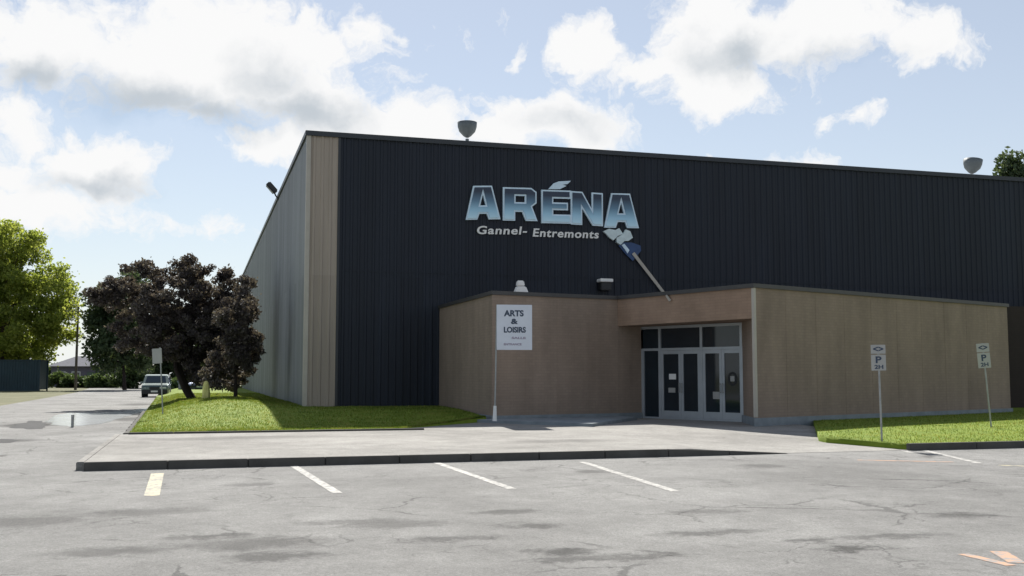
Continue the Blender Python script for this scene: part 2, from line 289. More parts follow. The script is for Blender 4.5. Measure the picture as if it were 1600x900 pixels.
# ------------------------------------------------------------------ mesh helpers
class MB:
    def __init__(s): s.v = []; s.f = []
    def add(s, vs, fs):
        o = len(s.v); s.v += [tuple(v) for v in vs]; s.f += [tuple(i+o for i in f) for f in fs]; return s
    def box(s, x0, x1, y0, y1, z0, z1, rot=0, c=(0, 0)):
        vs = [(x, y, z) for x in (x0, x1) for y in (y0, y1) for z in (z0, z1)]
        if rot:
            cr, sr = math.cos(rot), math.sin(rot)
            vs = [(c[0]+(x-c[0])*cr-(y-c[1])*sr, c[1]+(x-c[0])*sr+(y-c[1])*cr, z) for x, y, z in vs]
        return s.add(vs, [(0, 1, 3, 2), (4, 6, 7, 5), (0, 4, 5, 1), (2, 3, 7, 6), (0, 2, 6, 4), (1, 5, 7, 3)])
    def prism(s, poly, z0, z1):
        k = len(poly); vs = [(p[0], p[1], z0) for p in poly]+[(p[0], p[1], z1) for p in poly]
        return s.add(vs, [tuple(range(k-1, -1, -1)), tuple(range(k, 2*k))]+[(i, (i+1) % k, k+(i+1) % k, k+i) for i in range(k)])
    def obox(s, a, b, w, z0, z1, off=0):      # box along a-b, from off to off+w towards the outer (right-hand) side
        a = Vector(a[:2]); b = Vector(b[:2]); d = (b-a).normalized(); nrm = Vector((d.y, -d.x))
        return s.prism([a+nrm*off, b+nrm*off, b+nrm*(off+w), a+nrm*(off+w)], z0, z1)
    def band(s, line, o0, o1, z0, z1):        # mitred ribbon along an open polyline, outer = right-hand side
        P_ = [Vector(p[:2]) for p in line]; k = len(P_); I, O = [], []
        for i in range(k):
            ns = []
            if i > 0: d = (P_[i]-P_[i-1]).normalized(); ns.append(Vector((d.y, -d.x)))
            if i < k-1: d = (P_[i+1]-P_[i]).normalized(); ns.append(Vector((d.y, -d.x)))
            nn = sum(ns, Vector((0, 0))).normalized(); c = nn.dot(ns[0]); I.append(P_[i]+nn*(o0/c)); O.append(P_[i]+nn*(o1/c))
        for i in range(k-1):
            q = [I[i], I[i+1], O[i+1], O[i]]; vs = [(p.x, p.y, z0) for p in q]+[(p.x, p.y, z1) for p in q]
            fs = [(3, 2, 1, 0), (4, 5, 6, 7), (0, 1, 5, 4), (2, 3, 7, 6)]
            if i == 0: fs.append((0, 4, 7, 3))
            if i == k-2: fs.append((1, 2, 6, 5))
            s.add(vs, fs)
        return s
    def tube(s, pts, rad, n=10, caps=True):
        pts = [Vector(p) for p in pts]; rs = rad if isinstance(rad, (list, tuple)) else [rad]*len(pts); vs = []; prev = None
        for i, p in enumerate(pts):
            d = (pts[min(i+1, len(pts)-1)]-pts[max(i-1, 0)]).normalized()
            u = d.cross(Vector((0, 0, 1)) if abs(d.z) < .95 else Vector((1, 0, 0))).normalized() if prev is None else (prev-d*prev.dot(d)).normalized()
            prev = u; w = d.cross(u)
            for k in range(n):
                a = 2*math.pi*k/n; vs.append(p+(u*math.cos(a)+w*math.sin(a))*rs[i])
        fs = [(i*n+k, i*n+(k+1) % n, (i+1)*n+(k+1) % n, (i+1)*n+k) for i in range(len(pts)-1) for k in range(n)]
        if caps: fs += [tuple(range(n-1, -1, -1)), tuple(range((len(pts)-1)*n, len(pts)*n))]
        return s.add(vs, fs)
    def lathe(s, prof, c, n=20, mtx=None):
        vs = []
        for r, z in prof:
            for k in range(n):
                a = 2*math.pi*k/n; v = Vector((r*math.cos(a), r*math.sin(a), z))
                if mtx: v = mtx @ v
                vs.append(v+Vector(c))
        fs = [(i*n+k, i*n+(k+1) % n, (i+1)*n+(k+1) % n, (i+1)*n+k) for i in range(len(prof)-1) for k in range(n)]
        fs += [tuple(range(n-1, -1, -1)), tuple(range((len(prof)-1)*n, len(prof)*n))]
        return s.add(vs, fs)
    def xf(s, mtx): s.v = [tuple(mtx @ Vector(v)) for v in s.v]; return s
    def build(s, name, m, parent=None, bevel=0, smooth=False):
        me = bpy.data.meshes.new(name); o = Vector((0, 0, 0))
        me.from_pydata(s.v, [], s.f); me.materials.append(m); me.update()
        bm = bmesh.new(); bm.from_mesh(me); bmesh.ops.recalc_face_normals(bm, faces=bm.faces)
        if bevel: bmesh.ops.bevel(bm, geom=[e for e in bm.edges if len(e.link_faces) == 2 and e.calc_face_angle(0) > .6], offset=bevel, segments=2, affect='EDGES', clamp_overlap=True)
        bm.to_mesh(me); bm.free()
        if smooth:
            for p in me.polygons: p.use_smooth = True
        ob = bpy.data.objects.new(name, me); COL.objects.link(ob)
        if parent: ob.parent = parent; ob.matrix_parent_inverse = Matrix.Translation(parent.location).inverted() @ Matrix.Identity(4) if not any(parent.rotation_euler) else parent.matrix_basis.inverted()
        return ob
def setp(o, label=None, cat=None, group=None, kind=None):
    for k, v in (('label', label), ('category', cat), ('group', group), ('kind', kind)):
        if v: o[k] = v
    return o
def thing(name, loc, label, cat, group=None):
    o = bpy.data.objects.new(name, None); COL.objects.link(o); o.location = loc; o.empty_display_size = .3
    return setp(o, label, cat, group)
def sheet(name, poly, z, m, kind='structure', label=None):
    b = MB(); b.add([(p[0], p[1], z) for p in poly], [tuple(range(len(poly)))])
    return setp(b.build(name, m), label, None, None, kind)
def glyphs(text, font_off=.0, ext=.02, shear=0., space=1.):
    cu = bpy.data.curves.new('t', 'FONT'); cu.body = text; cu.offset = font_off; cu.extrude = ext; cu.shear = shear; cu.space_character = space; cu.align_x = 'LEFT'
    o = bpy.data.objects.new('t', cu); COL.objects.link(o); dg = bpy.context.evaluated_depsgraph_get(); me = bpy.data.meshes.new_from_object(o.evaluated_get(dg))
    v = [tuple(p.co) for p in me.vertices]; f = [tuple(p.vertices) for p in me.polygons]
    bpy.data.objects.remove(o); bpy.data.curves.remove(cu); bpy.data.meshes.remove(me)
    return v, f
def text_mb(text, org, ux, uz, un, off=.02, ext=1., shear=0., space=1.):
    """glyphs fitted into the box org + a*ux + b*uz, raised along un (unit) by ext metres"""
    v, f = glyphs(text, off, .02, shear, space)
    xs = [p[0] for p in v]; ys = [p[1] for p in v]; x0, x1, y0, y1 = min(xs), max(xs), min(ys), max(ys)
    b = MB(); b.add([Vector(org)+Vector(ux)*((p[0]-x0)/(x1-x0))+Vector(uz)*((p[1]-y0)/(y1-y0))+Vector(un)*(ext if p[2] > 0 else 0) for p in v], f)
    return b

# ================================================================== SETTING
# terrain under everything
sheet('ground', [(-1500, -300), (1500, -300), (1500, 2600), (-1500, 2600)], ZA-.02, M['field'])
gl = [G(0, 634, ZA), G(60, 624, ZA), G(120, 613, ZA), G(180, 605, ZA)]
asp = [(-60, -30), (90, -30), (90, 34), (18, 34), (2, 34), (.6, 120), (-3, 260)]+[(-18, 260), (gl[3].x-3, gl[3].y), (gl[2].x, gl[2].y), (gl[1].x, gl[1].y), (gl[0].x, gl[0].y), (-60, 31)]
sheet('asphalt_lot', asp, ZA, M['asphalt'])
# broad walk in front of the arena, raised behind a kerb; the right end ramps down to the asphalt
KY = 20.55
def hwalk(x): return 0. if x < 10.2 else max(ZA+.006, -(x-10.2)/2.2*.15) if x < 12.4 else ZA+.006
xs = [-1.95, 0, 2, 4, 6, 8, 10.2, 11, 11.8, 12.4, 14.5, 16.2, 18.5]
b = MB(); front = lambda x: KY+.14 if x < 12 else KY+.14
vs = []; fs = []
for x in xs:
    z = hwalk(x); yb = 29.95 if x < 5 else 37.6
    vs += [(x, front(x), ZA-.03), (x, front(x), z), (x, 26, z if x < 10.2 else z*.5), (x, 29.95, 0), (x, yb+.0001 if yb < 30 else yb, 0)]
for i in range(len(xs)-1):
    for j in range(4):
        if j == 3 and xs[i+1] < 5.5: continue
        a = i*5+j; fs.append((a, a+5, a+6, a+1))
b.add(vs, fs); walk = setp(b.build('sidewalk', M['walk']), kind='structure')
# joints sawn across the walk are dark strips 4 mm up
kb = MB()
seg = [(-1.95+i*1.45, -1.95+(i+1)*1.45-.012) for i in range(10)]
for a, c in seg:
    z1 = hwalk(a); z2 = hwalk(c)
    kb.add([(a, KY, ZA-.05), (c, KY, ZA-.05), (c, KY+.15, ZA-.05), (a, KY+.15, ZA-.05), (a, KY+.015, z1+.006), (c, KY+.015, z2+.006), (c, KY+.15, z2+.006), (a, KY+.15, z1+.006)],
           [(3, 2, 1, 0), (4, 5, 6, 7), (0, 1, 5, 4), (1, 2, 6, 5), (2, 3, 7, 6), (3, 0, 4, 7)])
kr = MB()
for i in range(5):      # return kerb on the left end
    y0 = KY+.16+i*1.87; kr.box(-2.1, -1.952, y0, y0+1.855, ZA-.05, .006)
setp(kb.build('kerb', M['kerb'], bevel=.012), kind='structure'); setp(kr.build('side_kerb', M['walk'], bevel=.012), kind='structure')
# lawns
def hl(x, y):
    t = min(1, max(0, (y-30.3)/9)); t = t*t*(3-2*t); h = .02+.30*t
    h += .30*math.exp(-((x-1.2)/1.8)**2-((y-46)/9)**2)*1.0
    edge = min(1, max(0, (x-(-1.6-.02*(y-30)))/1.2)) if x < 2 else 1
    return .02+(h-.02)*edge+.02*noise.noise((x*.6, y*.6, 0))
def lawn(name, x0f, x1, y0, y1, nx, ny, hf, yfront=None):
    vs = []; fs = []
    for j in range(ny+1):
        for i in range(nx+1):
            y = y0+(y1-y0)*j/ny; xa = x0f(y); x = xa+(x1-xa)*i/nx
            if yfront: y = yfront(x)+(y1-yfront(x))*j/ny
            vs.append((x, y, hf(x, y)))
    for j in range(ny):
        for i in range(nx):
            a = j*(nx+1)+i; fs.append((a, a+1, a+nx+2, a+nx+1))
    # skirt
    k = [j*(nx+1) for j in range(ny+1)]
    for a, c in zip(k, k[1:]):
        o = len(vs); vs += [(vs[a][0], vs[a][1], ZA), (vs[c][0], vs[c][1], ZA)]; fs.append((a, c, o+1, o))
    for i in range(nx):
        o = len(vs); vs += [(vs[i][0], vs[i][1], ZA), (vs[i+1][0], vs[i+1][1], ZA)]; fs.append((i, o, o+1, i+1))
    bb = MB(); bb.add(vs, fs); return setp(bb.build(name, M['lawn'], smooth=True), kind='structure')
lx = lambda y: -1.75-.022*(y-30)
yfl = lambda x: 30.0 if x < 5.2 else 30.0+(x-5.2)*1.05
lawn('lawn_left', lx, 9.4, 30.0, 118, 40, 160, hl, yfl)
lxr = lambda y: 15.8-(y-20.75)*.27 if y < 23.3 else 15.1+(y-23.3)*.62
hr = lambda x, y: -.03+.12*min(1, max(0, (y-20.75)/5))+.015*noise.noise((x, y, 3))
lawn('lawn_right', lxr, 62, 20.75, 39.5, 90, 40, hr)
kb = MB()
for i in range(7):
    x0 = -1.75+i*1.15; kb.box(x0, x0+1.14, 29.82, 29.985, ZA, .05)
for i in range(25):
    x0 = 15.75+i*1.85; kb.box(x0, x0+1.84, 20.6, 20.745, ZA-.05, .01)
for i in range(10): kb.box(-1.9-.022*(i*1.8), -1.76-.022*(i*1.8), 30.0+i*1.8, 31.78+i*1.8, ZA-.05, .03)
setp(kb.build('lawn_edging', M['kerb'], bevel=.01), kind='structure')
# grass blades: one mass nobody could count
def blades(name, cnt, fx, hf, hh, wd):
    P_ = np.array([fx() for _ in range(cnt)]); vs = []; fs = []
    for (x, y) in P_:
        z = hf(x, y); a = random.random()*math.pi; h = hh*random.uniform(.5, 1.25); w = wd*random.uniform(.7, 1.3); lx_, ly_ = random.gauss(0, .4)*h, random.gauss(0, .4)*h
        o = len(vs); vs += [(x-math.cos(a)*w, y-math.sin(a)*w, z-.01), (x+math.cos(a)*w, y+math.sin(a)*w, z-.01), (x+lx_, y+ly_, z+h)]; fs.append((o, o+1, o+2))
    bb = MB(); bb.v = vs; bb.f = fs
    me = bpy.data.meshes.new(name); me.from_pydata(vs, [], fs); me.materials.append(M['blade'])
    ob = bpy.data.objects.new(name, me); COL.objects.link(ob); return ob
def fl():
    y = 30+45*random.random()**1.7; x = random.uniform(lx(y)+.02, 9.4 if y < 42 else 4.0); return x, max(y, yfl(x)+.03+.3*random.random())
setp(blades('grass', 90000, fl, hl, .05, .010), 'short green grass on the mound left of the arena', 'grass', None, 'stuff')
def fr():
    y = 20.78+15*random.random()**1.3; return random.uniform(lxr(y)+.03, 42), y
def hr2(x, y): return hr(x, y)
setp(blades('grass', 60000, fr, hr2, .045, .009), 'short green grass in the strip beside the two parking signs', 'grass', None, 'stuff')
# paint
def stripe(p0, p1, w, m, name='parking_line'):
    w *= 1.35
    a, c = G(*p0, ZA), G(*p1, ZA); d = (c-a).normalized(); nn = Vector((d.y, -d.x, 0))*w/2
    return sheet(name, [a-nn, c-nn, c+nn, a+nn], ZA+.004, m)
stripe((246, 740), (237, 775), .16, M['line_y'])
stripe((452, 724), (528, 771), .11, M['line'])
stripe((664, 717), (800, 764), .11, M['line'])
stripe((910, 722), (1055, 768), .11, M['line'])
stripe((1392, 697), (1424, 708), .12, M['line'])
stripe((1436, 702), (1530, 724), .12, M['line'])
stripe((1560, 727), (1640, 730), .12, M['line_y'])
stripe((1340, 719), (1490, 722), .12, M['line_o'])
stripe((1505, 866), (1580, 884), .09, M['line_o'])
stripe((1560, 862), (1590, 880), .12, M['line_o'])
# puddle
def ragged(poly, z, amp, freq, seed):
    pp = [G(x, y, z) for x, y in poly]; out = []
    for i, p in enumerate(pp):
        q = pp[(i+1) % len(pp)]
        for k in range(10):
            v = p.lerp(q, k/10); o = noise.noise((v.x*freq, v.y*freq*.35, seed)); v.x += amp*o; v.y += amp*4*noise.noise((v.x*freq, v.y*freq*.35, seed+5)); out.append(v)
    return out
sheet('puddle', ragged([(70, 657), (84, 664), (110, 667), (140, 664), (172, 660), (196, 652), (216, 645), (238, 638), (222, 638), (190, 643), (150, 645), (112, 645), (88, 649)], ZA, .22, 2.2, 1), ZA+.006, M['water'])
M['patch'] = mat('fresh_asphalt', (.035, .036, .038), .85, 0, .35, 3, .6, 40, .3)
sheet('asphalt_patch', ragged([(14, 668), (30, 662), (52, 657), (70, 658), (74, 664), (66, 670), (40, 671)], ZA, .18, 2.5, 11), ZA+.004, M['patch'])
sheet('asphalt_patch', ragged([(-20, 688), (0, 686), (20, 686), (30, 689), (16, 692), (-20, 692)], ZA, .1, 2.5, 21), ZA+.004, M['patch'])
# ================================================================== ARENA
X0, Y0, ZB, ZT = 4.05, 42.42, .2, 11.42
X1, Y1 = 50.0, 106.0
bld = thing('arena_building', (X0, Y0, .0), 'large windowless arena with navy ribbed metal front, tan corner strip and low brown entrance block', 'building')
def corr(a, c, z0, z1, m, name, pitch=.305, dep=.036, parent=bld):
    a = Vector(a); c = Vector(c); Ln = (c-a).length; d = (c-a)/Ln; nn = Vector((d.y, -d.x)); prof = []; s = 0
    while s < Ln:
        for t, o in ((0, 0), (.52, 0), (.62, 1), (.86, 1), (.96, 0)):
            q = s+t*pitch
            if q < Ln: prof.append((q, o*dep))
        s += pitch
    prof.append((Ln, 0)); vs = []; fs = []
    for q, o in prof:
        p = a+d*q+nn*o; vs += [(p.x, p.y, z0), (p.x, p.y, z1)]
    fs = [(i*2, i*2+2, i*2+3, i*2+1) for i in range(len(prof)-1)]
    # a backing sheet gives the cladding its thickness
    k = len(vs); p, q = a-nn*.12, c-nn*.12
    vs += [(p.x, p.y, z0), (p.x, p.y, z1), (q.x, q.y, z1), (q.x, q.y, z0)]; fs.append((k, k+1, k+2, k+3))
    b = MB(); b.add(vs, fs); return b.build(name, m, parent)
XT = PY(528, 400, Y0).x
corr((X0+.02, Y0), (XT, Y0), ZB, ZT-.02, M['tan'], 'corner_strip', .33)
corr((XT, Y0), (X1, Y0), ZB, ZT-.02, M['navy'], 'front_wall')
corr((X0, Y1), (X0, Y0+.02), ZB, ZT-.02, M['side'], 'side_wall')
corr((X1, Y0+.02), (X1, Y1), ZB, ZT-.02, M['side'], 'side_wall')
b = MB(); b.box(X0, X1, Y1, Y1+.2, ZB, ZT-.02); b.build('rear_wall', M['side'], bld)
b = MB(); b.box(X0+.05, X1-.05, Y0+.1, Y1, ZT-.14, ZT-.06); rf = b.build('roof', M['roof'], bld)
b = MB(); b.band([(X0, Y1), (X0, Y0), (X1, Y0), (X1, Y1)], .0, .11, ZT-.14, ZT+.06); b.band([(X0, Y1), (X0, Y0), (X1, Y0), (X1, Y1)], -.3, .0, ZT-.02, ZT+.06); b.build('fascia', M['fascia'], bld)
b = MB(); b.band([(X0, Y0+.13), (X0, Y0), (X0+.12, Y0)], .038, .055, ZB, ZT-.14); b.build('corner_trim', M['trim'], bld)
b = MB(); b.box(XT-.05, XT+.05, Y0-.055, Y0-.036, ZB, ZT-.14); b.build('strip_trim', M['fascia'], bld)
b = MB(); b.band([(X0, Y1), (X0, Y0), (X1, Y0)], -.1, .03, -.1, ZB); b.build('foundation', M['plinth'], bld)

for zz in (5.8,):
    b = MB(); b.box(XT+.06, X1-.05, Y0-.044, Y0-.037, zz, zz+.03); b.build('lap_seam', M['navy'], bld)
A = Vector((9.55, Y0-.05)); Bc = Vector((9.62, 34.39)); C = Vector((14.64, 35.39)); E = Vector((16.71, 29.23)); Fc = Vector((31.4, 34.75))
DL = G(1003, 653).xy; DR = G(1162, 659.5).xy
ZH, ZV = 3.36, 4.37
b = MB(); b.prism([A, Bc, C, DL, (DL.x, Y0-.05)], -.1, ZV); b.build('entrance_block', M['stucco'], bld)
b = MB(); b.prism([E, Fc, (Fc.x, Y0-.05), (DR.x, Y0-.05), DR], -.1, ZV); b.build('entrance_block', M['stucco'], bld)
b = MB(); b.prism([C, E, DR, (DR.x, Y0-.05), (DL.x, Y0-.05), DL], ZH, ZV-.003); b.build('entrance_canopy', M['stucco_warm'], bld)
b = MB(); b.band([A, Bc, C, E, Fc, (Fc.x, Y0-.06)], -.25, .07, ZV-.04, ZV+.09); b.build('coping', M['coping'], bld)
b = MB(); b.band([A, Bc, C, DL+(C-DL).normalized()*.05], .0, .07, -.1, .2); b.build('plinth', M['plinth'], bld)
b = MB(); b.band([DR+(E-DR).normalized()*.05, E, Fc, (Fc.x, Y0-.06)], .0, .07, -.1, .24); b.build('plinth', M['plinth'], bld)
for p, q, r in ((A, Bc, C), (C, E, Fc)):      # pale corner flashings
    d1 = (p-q).normalized()*.07; d2 = (r-q).normalized()*.07
    b = MB(); b.band([q+d1, q, q+d2], .0, .03, .26 if q is E else .21, ZV-.05); b.build('corner_trim', M['trim'] if q is E else M['stucco'], bld)
for s, e_, L_ in ((Bc, C, 4), (E, Fc, 10)):      # panel joints of the block: thin flashings
    b = MB()
    for i in range(1, L_):
        p = s.lerp(e_, i/L_); d = (e_-s).normalized()*.012; b.obox(p-d, p+d, .006, .25, ZV-.05)
    b.build('panel_joint', M['stucco'], bld)
b = MB(); b.prism([(30.9, 39.2), (X1+4, 39.2), (X1+4, 40), (30.9, 40)], -.1, 4.72); b.build('rear_annex', M['dark_brown'], bld)
# blue-grey slab standing in for shade on the concrete walk by the left block
b = MB(); sl = [G(742, 660), G(926, 667), Vector((14.9, 34.3, 0)), Vector((14.6, 35.3, 0)), Vector((9.6, 34.3, 0))]
b.prism([(p.x, p.y) for p in sl], -.05, .1); setp(b.build('shade_slab', M['plinth'], bevel=.01), kind='structure')

# ---- glazed entrance between DL and DR
du = (DR-DL); DW = du.length; du.normalize(); dn = Vector((du.y, -du.x))
DMAT = Matrix(((du.x, -dn.x, 0, DL.x), (du.y, -dn.y, 0, DL.y), (0, 0, 1, 0), (0, 0, 0, 1)))     # local x along, y inward, z up
def Q(mb): return mb.xf(DMAT)
def fr_u(px): # photo column -> distance along the entrance
    d, _ = ray(px, 600); d2 = Vector((d.x, d.y))
    # solve DL + u*du = t*d2
    det = du.x*(-d2.y)-du.y*(-d2.x); return ((-DL.x)*(-d2.y)-(-DL.y)*(-d2.x))/det
cuts = [fr_u(p) for p in (1003, 1031, 1064, 1096, 1128, 1162)]
ent = MB(); TB = 2.46
ent.box(0, DW, 0, .1, TB, TB+.09); ent.box(0, DW, 0, .1, ZH-.1, ZH-.003); ent.box(0, DW, 0, .12, -.02, .06)
for i, u in enumerate(cuts):
    if i in (0, 1, 3, 5):
        w = .06; u_ = min(max(u, w), DW-w); ent.box(u_-w, u_+w, -.002, .102, .061, TB-.001)
        if i != 0 : ent.box(u_-.05, u_+.05, -.002, .102, TB+.091, ZH-.101)
Q(ent).build('entrance_frame', M['alu'], bld)
for a, c in ((0, 1), (1, 3), (3, 5)):
    mb = Q(MB().box(cuts[a]+.03, cuts[c]-.03, .045, .06, TB+.09, ZH-.1)); mb.build('transom_window', M['glass'], bld)
sp = Q(MB().box(cuts[0]+.08, cuts[1]-.05, .045, .06, .06, TB)).build('side_window', M['glass'], bld)
stk = [(1, [('white', .35, .5, 1.42, 1.62), ('silver', .3, .62, .95, 1.12)]), (2, []), (3, [('silver', .5, .75, .75, 1.0)]), (4, [('ring', .5, 0, 1.35, 0)])]
for i, st in stk:
    u0, u1 = cuts[i]+(.062 if i in (1, 3) else .004), cuts[i+1]-(.062 if i in (2, 4) else .004)
    mb = MB(); w = .105; mb.box(u0, u0+w, .01, .07, .065, TB-.005); mb.box(u1-w, u1, .01, .07, .065, TB-.005); mb.box(u0+w, u1-w, .011, .069, .065, .3); mb.box(u0+w, u1-w, .011, .069, TB-.13, TB-.005)
    d = Q(mb).build('door', M['alu'], bld)
    Q(MB().box(u0+w-.01, u1-w+.01, .035, .047, .29, TB-.12)).build('pane', M['glass'], d)
    hx = u1-w/2 if i in (1, 3) else u0+w/2
    Q(MB().tube([(hx, -.05, .95), (hx, -.05, 1.3)], .014).tube([(hx, .01, .98), (hx, -.05, .98)], .01).tube([(hx, .01, 1.27), (hx, -.05, 1.27)], .01)).build('handle', M['steel'], d)
    for s in st:
        pw = u1-u0-2*w
        if s[0] == 'ring':
            cx = (u0+u1)/2; rg = MB(); n_ = 24; vs = []; fs = []
            for k in range(n_):
                a = 2*math.pi*k/n_
                for rr, yy in ((.24, .034), (.24, .025), (.15, .025), (.15, .034)): vs.append((cx+rr*.8*math.cos(a), yy, 1.45+rr*math.sin(a)))
            for k in range(n_):
                for j in range(4): a = k*4; c = ((k+1) % n_)*4; fs.append((a+j, a+(j+1) % 4, c+(j+1) % 4, c+j))
            Q(rg.add(vs, fs)).build('sticker', M['black'], d)
            Q(MB().box(cx-.085, cx+.085, .026, .034, 1.36, 1.54)).build('sticker', M['silver'], d)
        else:
            Q(MB().box(u0+w+pw*s[1], u0+w+pw*(s[1]+.45) if s[1] < .5 else u1-w-.02, .026, .034, s[3], s[4])).build('sticker', M[s[0]], d)

# ---- roof fans
def fan(px, D, yb, sc, tilt, label):
    p = PD(px, yb, D); p.z = ZT-.06
    f = thing('roof_fan', p, label, 'roof fan', 'exhaust fans on the arena roof')
    MB().box(p.x-.3*sc, p.x+.3*sc, p.y-.3*sc, p.y+.3*sc, p.z, p.z+.25).build('curb', M['fascia'], f)
    top = CAM_H+(585-tilt[1])*D/1635; h = top-p.z
    MB().tube([(p.x, p.y, p.z+.25), (p.x, p.y, p.z+h*.5)], .09*sc, 12).build('stem', M['fan'], f)
    mt = Matrix.Rotation(tilt[0], 3, 'Y')
    prof = [(.08, -.42), (.2, -.34), (.40, -.12), (.47, .1), (.49, .34), (.45, .34), (.40, .05), (.2, -.1)]
    MB().lathe([(r*sc, z*sc) for r, z in prof], (p.x, p.y, p.z+h-.34*sc), 24, mt).build('shroud', M['fan'], f, smooth=True)
    MB().lathe([(.12*sc, -.1*sc), (.2*sc, 0), (.2*sc, .22*sc), (.1*sc, .3*sc)], (p.x, p.y, p.z+h-.34*sc), 16, mt).build('motor_cap', M['steel'], f, smooth=True)
fan(730, 46, 210, .9, (0, 185), 'grey cup shaped exhaust fan on the roof edge above the big letters')
fan(1520, 56, 272, 1.02, (.15, 245), 'grey cup shaped exhaust fan on the roof near the treetop')

# ---- small lights on the arena
q = PXX(432, 318, X0-.15)
fl_ = thing('floodlight', q, 'black floodlight sticking out from the top edge of the grey side wall', 'floodlight')
MB().tube([(X0, q.y, ZT-.25), (X0-.2, q.y, ZT+.0), (X0-.3, q.y, ZT+.22)], .04, 8).build('arm', M['black'], fl_)
hd = MB().box(-.15, .15, -.2, .2, -.34, .34).xf(Matrix.Translation((X0-.42, q.y, ZT+.42)) @ Matrix.Rotation(R(-42), 4, 'Y')); hd.build('lamp_head', M['black'], fl_, bevel=.05)
MB().box(-.165, -.151, -.16, .16, -.28, .28).xf(Matrix.Translation((X0-.42, q.y, ZT+.42)) @ Matrix.Rotation(R(-42), 4, 'Y')).build('lens', M['lamp'], fl_)
q = PD(813, 448, 37.6)
w_ = thing('floodlight', (q.x, q.y, ZV), 'small white double floodlight on the left end of the brown entrance block roof', 'floodlight')
zb = ZV+.05
MB().tube([(q.x, q.y, ZV-.0), (q.x, q.y, zb+.12)], .035, 8).build('stem', M['steel'], w_)
def wedge(x, y, z, w0, w1, d, h): return MB().add([(x-w0, y-d, z), (x+w0, y-d, z), (x+w0, y+d, z), (x-w0, y+d, z), (x-w1, y-d*.7, z+h), (x+w1, y-d*.7, z+h), (x+w1, y+d*.7, z+h), (x-w1, y+d*.7, z+h)], [(3, 2, 1, 0), (4, 5, 6, 7), (0, 1, 5, 4), (1, 2, 6, 5), (2, 3, 7, 6), (3, 0, 4, 7)])
wedge(q.x+.02, q.y, zb+.08, .27, .17, .16, .27).build('lamp_head', M['white'], w_, bevel=.03)
wedge(q.x, q.y, zb+.36, .15, .12, .12, .2).build('lamp_head', M['white'], w_, bevel=.03)
q = PY(943, 440, Y0-.1)
w_ = thing('wall_lamp', q, 'flat white wall lamp with dark housing under the big letters', 'wall lamp')
MB().box(q.x-.3, q.x+.3, Y0-.5, Y0-.036, q.z-.04, q.z+.1).build('lamp_cover', M['white'], w_, bevel=.02)
MB().box(q.x-.25, q.x+.25, Y0-.42, Y0-.036, q.z-.4, q.z-.045).build('housing', M['black'], w_, bevel=.03)

# ---- the big lettering
YS = Y0-.036
q0 = PY(860, 330, YS)
sg = thing('wall_sign', (q0.x, YS, q0.z), 'large ARÉNA lettering fading from navy to pale blue, with hockey stick, on navy wall', 'sign')
L_boxes = [('A', 727, 781, 291, 344, 287, 343), ('R', 785, 839, 293, 345, 293, 346), ('E', 845, 891, 297, 349, 297, 350), ('N', 891, 941, 299, 351, 300, 354), ('A', 943, 997, 302, 356, 302, 357)]
LP = {'A': [[(0, 0), (.21, 1), (.75, 1), (1, 0), (.66, 0), (.6, .17), (.39, .17), (.33, 0)], [(.41, .42), (.57, .42), (.49, .74)]],
      'R': [[(0, 0), (0, 1), (.82, 1), (.97, .88), (.97, .54), (.84, .43), (1, 0), (.66, 0), (.55, .27), (.35, .27), (.35, 0)], [(.36, .56), (.63, .56), (.63, .75), (.36, .75)]],
      'E': [[(0, 0), (0, 1), (1, 1), (1, .75), (.4, .75), (.4, .63), (.9, .63), (.9, .4), (.4, .4), (.4, .27), (1, .27), (1, 0)]],
      'N': [[(0, 0), (0, 1), (.36, 1), (.65, .5), (.65, 1), (1, 1), (1, 0), (.68, 0), (.35, .5), (.35, 0)]]}
LOFF = -.07
def plate_letter(ch, org, ux, uz, y0, y1, off):
    """a block letter cut from sheet: unit outline laid out in metres, offset by off, standing between y0 and y1"""
    cu = bpy.data.curves.new('t', 'CURVE'); cu.dimensions = '2D'; cu.fill_mode = 'BOTH'; cu.extrude = .5; cu.offset = off
    for lp in LP[ch]:
        sp_ = cu.splines.new('POLY'); sp_.points.add(len(lp)-1); sp_.use_cyclic_u = True
        for k, (a, c) in enumerate(lp): sp_.points[k].co = (a*ux.length, c*uz.length, 0, 1)
    o = bpy.data.objects.new('t', cu); COL.objects.link(o); me = bpy.data.meshes.new_from_object(o.evaluated_get(bpy.context.evaluated_depsgraph_get()))
    sh = ux.z/ux.length
    b = MB(); b.add([(org[0]+p.co.x, y0 if p.co.z > 0 else y1, org[2]+p.co.y+p.co.x*sh) for p in me.vertices], [tuple(p.vertices) for p in me.polygons])
    bpy.data.objects.remove(o); bpy.data.curves.remove(cu); bpy.data.meshes.remove(me); return b
for ch, xa, xb, t0, b0, t1, b1 in L_boxes:
    tl = PY(xa, t0, YS); bl = PY(xa, b0, YS); br = PY(xb, b1, YS); w = br.x-bl.x; h = tl.z-bl.z
    ux = Vector((w, 0, br.z-bl.z)); uz = Vector((0, 0, h))
    lt = plate_letter(ch, bl, ux, uz, YS-.10, YS-.002, .0).build('letter', M['lblue'], sg)
    plate_letter(ch, bl, ux, uz, YS-.13, YS-.102, LOFF).build('letter_face', M['print'], lt)
def flat(name, m, pts, y0, y1, parent=sg):
    P_ = [PY(px, py, y0) for px, py in pts]; k = len(P_)
    b = MB(); b.add([(p.x, y0, p.z) for p in P_]+[(p.x, y1, p.z) for p in P_], [tuple(range(k)), tuple(range(2*k-1, k-1, -1))]+[(i, (i+1) % k, k+(i+1) % k, k+i) for i in range(k)])
    return b.build(name, m, parent)
